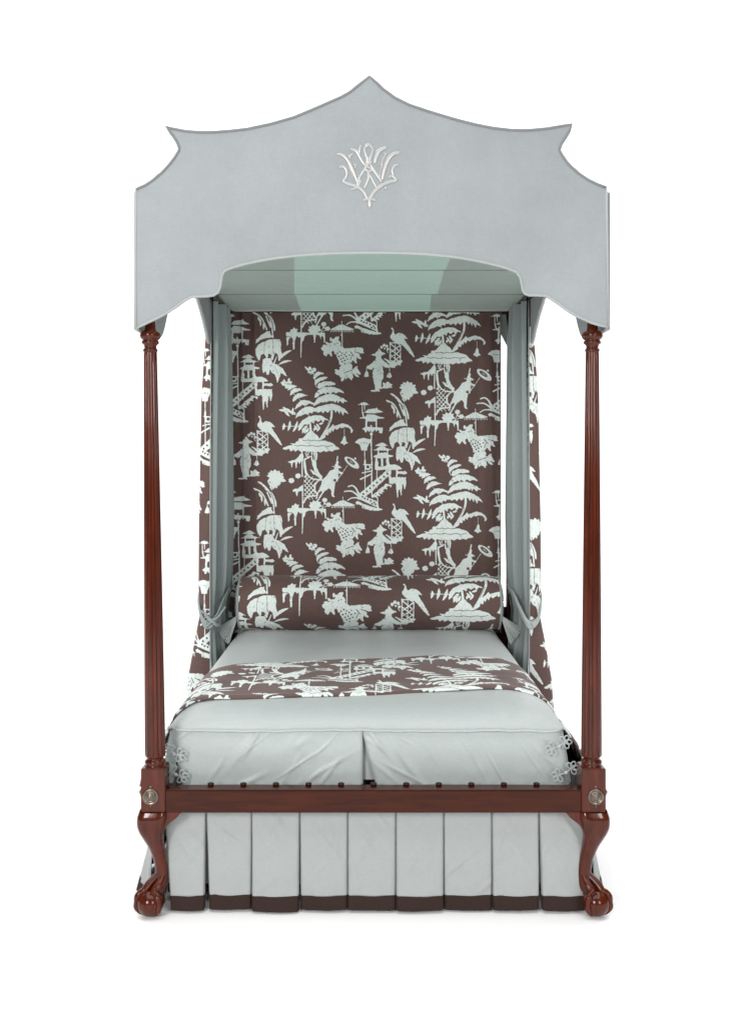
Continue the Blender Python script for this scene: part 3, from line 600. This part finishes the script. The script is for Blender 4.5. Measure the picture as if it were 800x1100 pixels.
# ------------------------------------------------------------------ head cloth
def head_cloth():
    KH = kk(2.0)
    x0, x1, z0, z1 = -.741, .668, .60, 2.25
    nx, nz = 760, 880
    X, Z = np.meshgrid(np.linspace(x0, x1, nx), np.linspace(z1, z0, nz))
    px, pz = CX + (X - X0) * KH, HZ + (EYE - Z) * KH
    px2 = px + .35 * vnoise(px * .05, pz * .05, 31) 
    M = print_mask(px2 - .0069 * (pz - 455), pz + .35 * vnoise(px * .04 + 9, pz * .04, 32))
    Y = 2.0 + .0025 * vnoise(X * 5, Z * 1.5, 8)
    for c, w, a in ((262, 2.2, -.010), (275, 2.6, -.009), (504, 3, -.006), (515, 4, .007), (528, 3, -.006), (350, 9, .003), (430, 12, -.003)):
        Y = Y + a * np.exp(-((px - c - 1.5 * np.sin(Z * 2)) / w) ** 2)
    o = grid('head_cloth', np.stack([X, Y, Z], -1), PRINT, None, M)
    tag(o, 'brown and white chinoiserie printed cloth hung flat behind the bolster', 'bed hanging')
    m = MB(); m.tube([(x1, 1.999, z) for z in np.linspace(z1, z0, 10)], .003, 6); m.build('side_hem', PIPED, o)
head_cloth()

# ------------------------------------------------------------------ curtains
def curtain(s):
    cxm = -.006
    zs = np.linspace(2.245, .10, 330); 
    fr = lambda z: sstep(2.25, .10, z)
    outer = np.interp(zs, [.1, .45, .62, .75, .9, 1.2, 1.8, 2.0, 2.25], [.885, .862, .832, .806, .812, .812, .803, .788, .766])
    edge = np.interp(zs, [.1, .5, .75, 1.0, 2.0, 2.25], [.765, .750, .752, .752, .748, .748])
    inner = np.interp(zs, [.1, .55, .70, .75, .85, 1.2, 2.0, 2.25], [.70, .708, .716, .715, .702, .695, .704, .722])
    # lining: from front edge going back and inwards, pleated
    nu = 90; u = np.linspace(0, 1, nu)
    P = np.zeros((len(zs), nu, 3))
    for i, z in enumerate(zs):
        gather = 1 - .75 * math.exp(-((z - .74) / .13) ** 2)
        x = edge[i] + (inner[i] - edge[i]) * u ** .8; y = 1.55 + .37 * u
        ph = u * 2 * math.pi * 3.5 + .7 * math.sin(z * 1.6)
        x = x - (.027 * np.sin(ph) * np.sin(math.pi * u) ** .5 + .007 * np.sin(ph * 2.3 + 2)) * gather - .01 * np.sin(math.pi * u)
        P[i] = np.stack([s * x, y + .006 * np.cos(ph), np.full(nu, z)], 1)
    P[..., 0] += cxm * 1
    root = thing('bed_curtain', 'chinoiserie printed curtain with grey lining tied back at the %s of the bed head' % ('left' if s < 0 else 'right'), 'curtain', (s * .77 + cxm, 1.7, 0), 'tied-back curtains at the head of the bed')
    grid('lining', P, GREYC, root)
    # printed face: from the same edge outwards, then back
    nu = 300; u = np.linspace(0, 1, nu); P = np.zeros((len(zs) * 2, nu, 3)); zz = np.linspace(2.245, .10, len(zs) * 2)
    for i, z in enumerate(zz):
        o_, e_ = np.interp(z, zs[::-1], outer[::-1]), np.interp(z, zs[::-1], edge[::-1])
        t1 = np.clip(u / .28, 0, 1); t2 = np.clip((u - .28) / .72, 0, 1)
        x = e_ + .002 + (o_ - e_) * np.sin(t1 * math.pi / 2) - .012 * t2 + .005 * np.sin(u * 30 + z * 2) * t1 
        y = 1.545 + .06 * t1 ** 2 + .35 * t2 - .010 * np.sin(t1 * math.pi) * (1 + .5 * math.sin(3 * z))
        P[i] = np.stack([s * x, y, np.full(nu, z)], 1)
    P[..., 0] += cxm * 1
    d = np.concatenate([np.zeros((len(zz), 1)), np.cumsum(np.hypot(np.diff(P[..., 0], axis=1), np.diff(P[..., 1], axis=1)), 1)], 1)
    kz = 208; ty = 476 + (1.805 - P[..., 2]) * kz
    tx = (397 - d * kz) if s < 0 else (432 + d * kz)
    grid('printed_face', P, PRINT, root, print_mask(tx, ty))
    m = MB(); E = P[::20, 0]; m.tube([(a, b - .002, c) for a, b, c in E], .0032, 6); m.build('edge_piping', PIPE, root)
    # tieback: a strap round the gathered curtain, higher at the post behind
    T = np.linspace(0, 1, 60); st = np.zeros((9, 60, 3)); 
    for j in range(9):
        w = (j / 8 - .5) * .040
        for i, t in enumerate(T):
            a = 2 * math.pi * t; cx, cy, rx, ry = s * .757, 1.74, .068, .238
            sa, ca = math.sin(a), math.cos(a); x = cx + rx * math.copysign(abs(sa) ** .75, sa); y = cy - ry * math.copysign(abs(ca) ** .75, ca)
            dip = .135 * abs(sa) ** 1.6 if ca > 0 else .135 + .02 * -ca
            st[j, i] = (x + cxm + .003 * math.sin(j), y, .715 + dip + w * (1 - .35 * abs(sa)) + .002 * math.sin(9 * a))
    tb = grid('tieback', st, GREYC if s < 0 else GREY, root, solid=.004)
    if s < 0:
        m = MB(); bx, by, bz = s * .742, 1.500, .735
        m.tube(spline([(bx - .055, by + .02, bz + .045), (bx - .02, by, bz + .018), (bx + .012, by - .008, bz - .004), (bx + .03, by, bz - .022)], 6), [.006] * 19, 8, flat=.6)
        m.tube(spline([(bx - .03, by, bz - .03), (bx, by - .012, bz), (bx + .03, by - .006, bz + .022), (bx + .055, by + .03, bz + .06)], 6), [.009] * 19, 8, flat=.6)
        m.tube(spline([(bx - .02, by - .006, bz + .012), (bx + .005, by - .018, bz), (bx + .02, by - .004, bz - .02)], 6), [.011] * 13, 8, flat=.6)
        m.build('knot', GREYC, tb)
    return root
curtain(-1); curtain(1)

# ------------------------------------------------------------------ mattress and coverlet
m = MB(); m.box(-.648, .632, .13, 1.93, .36, .575, .04)
tag(m.build('mattress', TICK), 'dark mattress glimpsed in the open corners under the grey coverlet', 'mattress')
XC, HW, YF, YB = -.021, .664, .088, 1.96
def topz(X, Y):
    d = np.minimum(HW - np.abs(X - XC), Y - YF); d = np.clip(d, 0, None)
    rx = np.clip(HW - np.abs(X - XC), 0, .16) / .16; ry = np.clip(Y - YF, 0, .20) / .20
    fx = np.sqrt(np.clip(1 - (1 - rx) ** 2.3, 0, 1)); fy = np.sqrt(np.clip(1 - (1 - ry) ** 2.2, 0, 1))
    z = .580 + .072 * fx * fy
    return z + .0035 * fbm(X * 3, Y * 3, 40) * fx * fy
def hw_at(Y):
    r = .03; t = np.clip(Y - YF, 0, r); return HW - r + np.sqrt(np.clip(r * r - (r - t) ** 2, 0, None)) - .0
COV = thing('coverlet', 'plain grey-blue box-cornered coverlet with looped corner closures, tucked inside the foot rail', 'coverlet', (XC, 1.0, .41))
def cov_top():
    v = np.concatenate([np.linspace(0, .12, 60) ** 1, np.linspace(.123, 1, 220)]); v = v * v * .35 + v * .65
    Y = YF + (YB - YF) * v; u = np.linspace(-1, 1, 300); u = np.sign(u) * (1 - (1 - np.abs(u)) ** 1.25)
    X = XC + u[None, :] * hw_at(Y)[:, None]; Yg = np.repeat(Y[:, None], 300, 1)
    front = np.exp(-((Yg - YF) / .10) ** 2)
    Z = topz(X, Yg) + .0022 * front * np.sin(X * 55 + 2 * vnoise(X * 6, Yg * 3, 9)) * vnoise(X * 9, Yg * 2, 3)
    Z += .0030 * vnoise(X * 7 + Yg * 3, Yg * 9, 15) * front
    Yg = Yg + .004 * np.exp(-((Yg - YF) / .05) ** 2) * vnoise(X * 5, X * 0 + 3, 22)
    return np.stack([X, Yg, Z], -1)
CT = cov_top(); grid('top_panel', CT, GREY, COV)
seam = CT[0]; L = CT[:, 0]; R = CT[:, -1]
path = np.concatenate([L[::-1][::6], seam[::5], R[::6]])
m = MB(); m.tube([(a, b - .006, c - .001) for a, b, c in path], .0040, 8); m.build('piping', GREY, COV)
def wrinkle(X, Z, seed, side):
    # creases running from the pleat/corner down across the drop
    w = 0
    r = np.random.default_rng(seed)
    for k in range(16):
        x0_, z0_ = r.uniform(X.min(), X.max()), r.uniform(.40, .56); ang = math.radians(r.uniform(25, 65)) * side
        d = (X - x0_) * math.sin(ang) - (Z - z0_) * math.cos(ang); l = (X - x0_) * math.cos(ang) + (Z - z0_) * math.sin(ang)
        w = w + r.uniform(.0012, .0042) * np.exp(-(d / r.uniform(.004, .013)) ** 2) * np.exp(-(l / r.uniform(.03, .12)) ** 2)
    return w
def drop(name, xt0, xt1, xb0, xb1, seed, side, parent):
    nu, nv = 260, 110; u, v = np.meshgrid(np.linspace(0, 1, nu), np.linspace(0, 1, nv))
    X = (xt0 + (xt1 - xt0) * u) * (1 - v) + (xb0 + (xb1 - xb0) * u) * v
    zt = np.interp(X, CT[0, :, 0], CT[0, :, 2]) - .002; Z = zt * (1 - v) + .395 * v
    Y = YF + .004 - .004 * np.exp(-((v - .3) / .25) ** 2) + .002 * v - wrinkle(X, Z, seed, side) - .003 * np.sin(math.pi * np.clip(v * .9, 0, 1)) + .003 * fbm(X * 7, Z * 7, seed)
    for ue in (u, 1 - u): Y = Y + .010 * np.exp(-ue / .009)
    top_r = np.exp(-v / .04); Y = Y + 0.004 * top_r * np.sin(X * 40 + seed) * .4
    return grid(name, np.stack([X, Y, Z], -1), GREY, parent, solid=.003)
yk = YF
xs_ = lambda p: mx(p, YF)
drop('front_drop', xs_(185), xs_(389.3), xs_(193), xs_(389.6), 5, 1, COV)
drop('front_drop', xs_(388.6), xs_(602), xs_(404), xs_(612.5), 12, -1, COV)
# inset behind the centre pleat and the box corners
u, v = np.meshgrid(np.linspace(0, 1, 20), np.linspace(0, 1, 20))
grid('pleat_inset', np.stack([xs_(370) + (xs_(420) - xs_(370)) * u, YF + .022 + .01 * v + 0 * u, .575 - .17 * v], -1), GREY, COV)
def side_drop(s):
    # wraps a little round the front corner and runs back along the side
    cx = XC; pts = [(s * .620, .102), (s * .642, .100), (s * .654, .106), (s * .661, .13), (s * .664, .3), (s * .664, 1.0), (s * .664, 1.95)]
    S = spline(pts, 14); d = np.concatenate([[0], np.cumsum(np.hypot(*np.diff(S, axis=0).T))]); q = np.linspace(0, 1, 240) ** 1.8 * d[-1]
    Sx, Sy = np.interp(q, d, S[:, 0]) + XC, np.interp(q, d, S[:, 1]); nv = 60; v = np.linspace(0, 1, nv)[:, None]
    X = Sx[None] + s * .024 * v ** .8 - 0 * v + s * .004 * np.sin(q * 22)[None] * v; Y = np.repeat(Sy[None], nv, 0) - .004 * v + s * 0
    X = X + s * np.exp(-q / .03)[None] * v * .006
    Z = .578 - .006 * 0 - v * .178 + 0 * X
    return grid('side_drop', np.stack([X, Y, Z], -1), GREY, COV, solid=.003)
side_drop(-1); side_drop(1)
def frog(c1, ball, c2, y):
    P = lambda px, py: Vector((mx(px, y), y, mz(py, y)))
    m = MB(); B = P(*ball)
    for c, rot in ((c1, .5), (c2, -.4)):
        Cc = P(*c); base = math.atan2((Cc - B).z, (Cc - B).x)
        for k in range(4):
            a = base + (k - 1.5) * 1.15; pts = []
            for t in np.linspace(0, 2 * math.pi, 17)[:-1]:
                l, w = .0115 * (1 - math.cos(t)), .0075 * math.sin(t)
                pts.append(Cc + Vector((math.cos(a) * l - math.sin(a) * w, -.002 * math.sin(t / 2) - .002, math.sin(a) * l + math.cos(a) * w)))
            m.tube(pts, .0021, 6, closed=True)
        m.tube([Cc + Vector((0, -.002, 0)), B + Vector((0, -.004, 0))], .0022, 6)
    f = m.build('loop_closure', GREY, COV); m = MB(); m.ball(B + Vector((0, -.006, 0)), .0068, (1, .8, 1), 10); m.build('knot_button', GREY, f)
frog((592.5, 804.5), (600, 801.5), (606.5, 797), .066); frog((599, 833), (607.5, 830), (614, 825), .066)
frog((193, 811), (187, 810), (182, 806), .070); frog((195, 834), (189, 832), (184, 828), .070)

# ------------------------------------------------------------------ throw across the foot of the bed
def throw():
    ns, nt_ = 1100, 330
    # cross-section arclength: left hem -> over the top -> right hem
    S = np.linspace(-1.0, 1.0, ns); top_half = .735; 
    T = np.linspace(0, 1, nt_)
    P = np.zeros((nt_, ns, 3)); 
    sec_cache = {}
    yb_ = np.interp(S, [-1, -.8, -.62, -.3, 0, .3, .62, .8, 1], [.70, .74, .80, .93, .98, 1.02, .97, .92, .88])
    yf_ = np.interp(S, [-1, -.75, -.64, -.3, 0, .3, .55, .68, .78, 1], [.125, .145, .225, .262, .285, .34, .385, .335, .245, .19])
    yb_ = yb_ + .008 * vnoise(S * 6, S * 0, 2); yf_ = yf_ + .006 * vnoise(S * 7, S * 0 + 5, 4)
    # build the profile at each depth
    for j, t in enumerate(T):
        Y = yf_ + (yb_ - yf_) * t
        xq = np.linspace(-HW, HW, 400); zq = topz(xq + XC, np.full(400, .6))
        ex = np.array([(HW + .012, .565), (HW + .036, .53), (HW + .064, .49), (HW + .086, .45), (HW + .100, .41), (HW + .108, .36), (HW + .110, .30)])
        X = np.concatenate([-ex[::-1, 0], xq, ex[:, 0]]); Z = np.concatenate([ex[::-1, 1], zq + .007, ex[:, 1]])
        d = np.concatenate([[0], np.cumsum(np.hypot(np.diff(X), np.diff(Z)))]); d = d - d[-1] / 2
        ss = S * .93
        P[j, :, 0] = np.interp(ss, d, X) + XC + .0; P[j, :, 2] = np.interp(ss, d, Z); P[j, :, 1] = Y
    Sg = np.repeat(S[None] * .93, nt_, 0)
    on = np.abs(P[..., 0] - XC) < HW - .002
    P[..., 2] = np.where(on, topz(P[..., 0], P[..., 1]) + .006, P[..., 2])
    hang = sstep(.66, .80, np.abs(Sg))
    P[..., 2] += .0035 * fbm(Sg * 5, P[..., 1] * 6, 51) * (1 - hang) + .003 * np.exp(-((T - .03) / .03) ** 2)[:, None]
    P[..., 0] += np.sign(Sg) * hang * (.008 * np.sin(P[..., 1] * 28) + .004)
    edge = np.exp(-(T / .012))[:, None] + np.exp(-((1 - T) / .012))[:, None]
    P[..., 2] -= .004 * edge
    px335 = mx(335, .53)
    tx = 369.5 + (Sg + XC - px335) * 208; ty = 538 + (.527 - P[..., 1]) * 208
    o = grid('bed_throw', P, PRINT, None, print_mask(tx, ty), solid=.005)
    tag(o, 'brown and white chinoiserie printed throw laid across the foot of the grey coverlet', 'throw')
throw()

# ------------------------------------------------------------------ bolster
def bolster():
    x0, x1, yc, zc, R = -.643, .628, 1.775, .784, .134
    root = thing('bolster', 'round brown and white chinoiserie printed bolster lying across the head of the bed', 'bolster', ((x0 + x1) / 2, yc, .65))
    nx, na = 900, 560; x = np.linspace(x0, x1, nx); a = np.linspace(-math.pi, math.pi, na)      # a: 0 = front, increasing upward
    A, Xg = np.meshgrid(a, x, indexing='ij')
    r = R * (1 - .06 * np.abs(2 * (Xg - x0) / (x1 - x0) - 1) ** 10) + .0025 * fbm(Xg * 4, A * 1.2, 60)
    Y = yc - r * np.cos(A) * 1.04; Z = zc + r * np.sin(A); Z = np.maximum(Z, .652 + .02 * (Z - .652))
    a0 = math.asin((.827 - zc) / R)
    tx = 477.8 + (Xg - .449) * 194; ty = 555.5 - (A - a0) * R * 194
    grid('printed_cover', np.stack([Xg, Y, Z], -1), PRINT, root, print_mask(tx, ty))
    for s, xe in ((-1, x0), (1, x1)):
        m = MB(); m.tube([(xe, yc - .127 * math.cos(t) * 1.04, max(.656, zc + .127 * math.sin(t))) for t in np.linspace(0, 2 * math.pi, 49)[:-1]], .0055, 8, closed=True); m.build('piping', PIPE, root)
        # gathered end disc
        nr = 14; an = np.linspace(0, 2 * math.pi, 121); P = np.zeros((nr, 121, 3))
        for i in range(nr):
            t = i / (nr - 1); rr = .126 * (1 - t) + .012 * t
            P[i] = np.stack([xe + s * (.004 + .018 * math.sin(t * math.pi / 2) + .003 * np.sin(an * 24) * math.sin(math.pi * t)), yc - rr * np.cos(an) * 1.04, np.maximum(.656, zc + rr * np.sin(an))], 1)
        grid('gathered_end', P, GREYC, root)
        # pleated ruff fanning down on to the bed
        P = np.zeros((16, 70, 3))
        for i in range(16):
            t = i / 15
            for j in range(70):
                w = j / 69 - .5; base = Vector((xe + s * .003, 1.668 - .0 * t, .722 - .012 * t))
                ang = math.radians(-48 + w * 46) ; L = .105 * t
                P[i, j] = (base.x + s * (math.cos(ang) * L + .004), base.y - .012 * t + .010 * t * math.sin(w * 50) + w * .02, max(.60, base.z + w * .02 + math.sin(ang) * L + .003 * math.sin(w * 60) * t))
        grid('ruff', P, GREY, root, solid=.003)
bolster()

# ------------------------------------------------------------------ pleated bed skirt
SK = thing('bed_skirt', 'pale grey box-pleated bed skirt with dark brown hem band below the foot rail', 'bed skirt', (0, 1.0, 0))
tops = [(176,220.6),(221.6,269.8),(270.6,321.3),(322.2,373),(373.8,424.8),(425.6,476.3),(477.2,528),(528.8,578.3),(579.3,631)]
bots = [(183.5,219),(224.5,269.6),(270.2,320.6),(323,373),(373.6,424.8),(425.6,476.4),(477,528.3),(529.6,579.3),(582.5,631.5)]
def skirt_panel(i, t, b):
    nu, nv = 60, 120; u, v = np.meshgrid(np.linspace(0, 1, nu), np.linspace(0, 1, nv))
    yT, yB = .040, .006 + .006 * math.sin(i * 2.3)
    X = (mx(t[0], yT) + (mx(t[1], yT) - mx(t[0], yT)) * u) * (1 - v) + (mx(b[0], yB) + (mx(b[1], yB) - mx(b[0], yB)) * u) * v
    zb = .010 + .0012 * math.sin(i * 1.7 + 1)
    Z = .352 * (1 - v) + (zb + .0015 * u * (1 if i % 2 else -1)) * v
    Y = yT * (1 - v) + yB * v + .0045 * fbm(X * 10, Z * 8, 70 + i) * v ** .4 - .006 * np.sin(math.pi * u) * v
    r = np.random.default_rng(100 + i)
    for k in range(9 if i < 5 else 5):
        x0_, z0_ = X.min() + r.uniform(.1, .9) * (X.max() - X.min()), r.uniform(.08, .30); ang = math.radians(r.uniform(35, 75)) * r.choice([-1, 1, 1])
        d = (X - x0_) * math.sin(ang) - (Z - z0_) * math.cos(ang); l = (X - x0_) * math.cos(ang) + (Z - z0_) * math.sin(ang)
        Y = Y - r.uniform(.001, .0034) * np.exp(-(d / r.uniform(.006, .016)) ** 2) * np.exp(-(l / r.uniform(.03, .07)) ** 2)
    for ue in (u, 1 - u): Y = Y + .018 * np.exp(-ue / .014) * (.4 + .6 * v)
    P = np.stack([X, Y, Z], -1); zc = .0555
    k = int(np.argmin(np.abs(P[:, nu // 2, 2] - zc)))
    P[k, :, 2] = zc + .001 * np.sin(np.linspace(0, 9, nu))
    up = grid('pleat_panel', P[:k + 1], GREYS, SK, solid=.0025)
    Q = P[k:].copy(); Q[..., 1] -= .0006
    grid('hem_band', Q, HEM, up, solid=.004)
for i, (t, b) in enumerate(zip(tops, bots)): skirt_panel(i, t, b)
def strip(name, x0, x1, y, z0, z1, mat, parent, amp=.004):
    u, v = np.meshgrid(np.linspace(0, 1, 200), np.linspace(0, 1, 12)); X = x0 + (x1 - x0) * u
    return grid(name, np.stack([X, y + amp * np.sin(X * 60) + 0 * v, z1 + (z0 - z1) * v], -1), mat, parent, solid=.002)
bp_ = strip('pleat_backing', mx(176, .06), mx(634, .06), .105, .060, .352, GREYS, SK); strip('hem_band', mx(178, .06), mx(634, .06), .1045, .028, .0595, HEM, bp_)
def skirt_side(s):
    Yq = np.concatenate([np.linspace(.062, .30, 120), np.linspace(.302, 2.0, 400)]); nv = 60; v = np.linspace(0, 1, nv)[:, None]
    env = np.clip((Yq - .05) / .07, .15, 1)[None]
    pl = (.010 * np.tanh(3 * np.sin(Yq * 2 * math.pi / .16)) + .006 * np.sin(Yq * 19 + 1))[None]
    X = s * ((.728 if s < 0 else .726) + (.078 if s < 0 else .062) * v ** 1.1 * env + pl * v * env) ; Z = .348 - .338 * v + 0 * X
    P = np.stack([X, np.repeat(Yq[None], nv, 0), Z], -1); k = int(np.argmin(np.abs(P[:, 0, 2] - .056)))
    up = grid('side_panel', P[:k + 1], GREYS, SK, solid=.0025); Q = P[k:].copy(); Q[..., 0] += s * .0006; grid('hem_band', Q, HEM, up, solid=.004)
skirt_side(-1); skirt_side(1)

# ------------------------------------------------------------------ light: white studio with two soft boxes
w = bpy.data.worlds.new('World'); bpy.context.scene.world = w; w.use_nodes = True
bg = w.node_tree.nodes['Background']; bg.inputs[0].default_value = (1, 1, 1, 1); bg.inputs[1].default_value = .14
def area(name, loc, tgt, size, power, col=(1, 1, 1)):
    l = bpy.data.lights.new(name, 'AREA'); l.shape = 'RECTANGLE'; l.size, l.size_y = size; l.energy = power; l.color = col
    o = bpy.data.objects.new(name, l); C.objects.link(o); o.location = loc
    o.rotation_euler = (Vector(tgt) - Vector(loc)).to_track_quat('-Z', 'Y').to_euler(); return o
area('softbox_key', (-2.6, -5.6, 2.9), (0, .6, 1.2), (1.3, 2.0), 290, (1, .985, .97))
area('softbox_fill', (2.6, -5.4, 2.6), (0, .6, 1.1), (1.0, 2.0), 122)
area('overhead_softbox', (0, -.6, 5.8), (0, -.3, 0), (7, 6), 390)
area('backdrop_light', (0, 4.2, 7.5), (0, 7.0, 0), (20, 2), 1000)

cam = bpy.data.cameras.new('camera'); co = bpy.data.objects.new('camera', cam); C.objects.link(co)
co.location = (X0, CAMY, EYE); co.rotation_euler = (math.pi / 2, 0, 0)
cam.sensor_fit = 'HORIZONTAL'; cam.sensor_width = 36; cam.lens = F / 800 * 36
cam.shift_x = -(CX - 400) / 800; cam.shift_y = (HZ - 550) / 800; cam.clip_end = 100
sc = bpy.context.scene; sc.camera = co
sc.view_settings.view_transform = 'Standard'; sc.view_settings.look = 'None'; sc.view_settings.exposure = 0; sc.view_settings.gamma = 1
sc.render.engine = 'CYCLES'
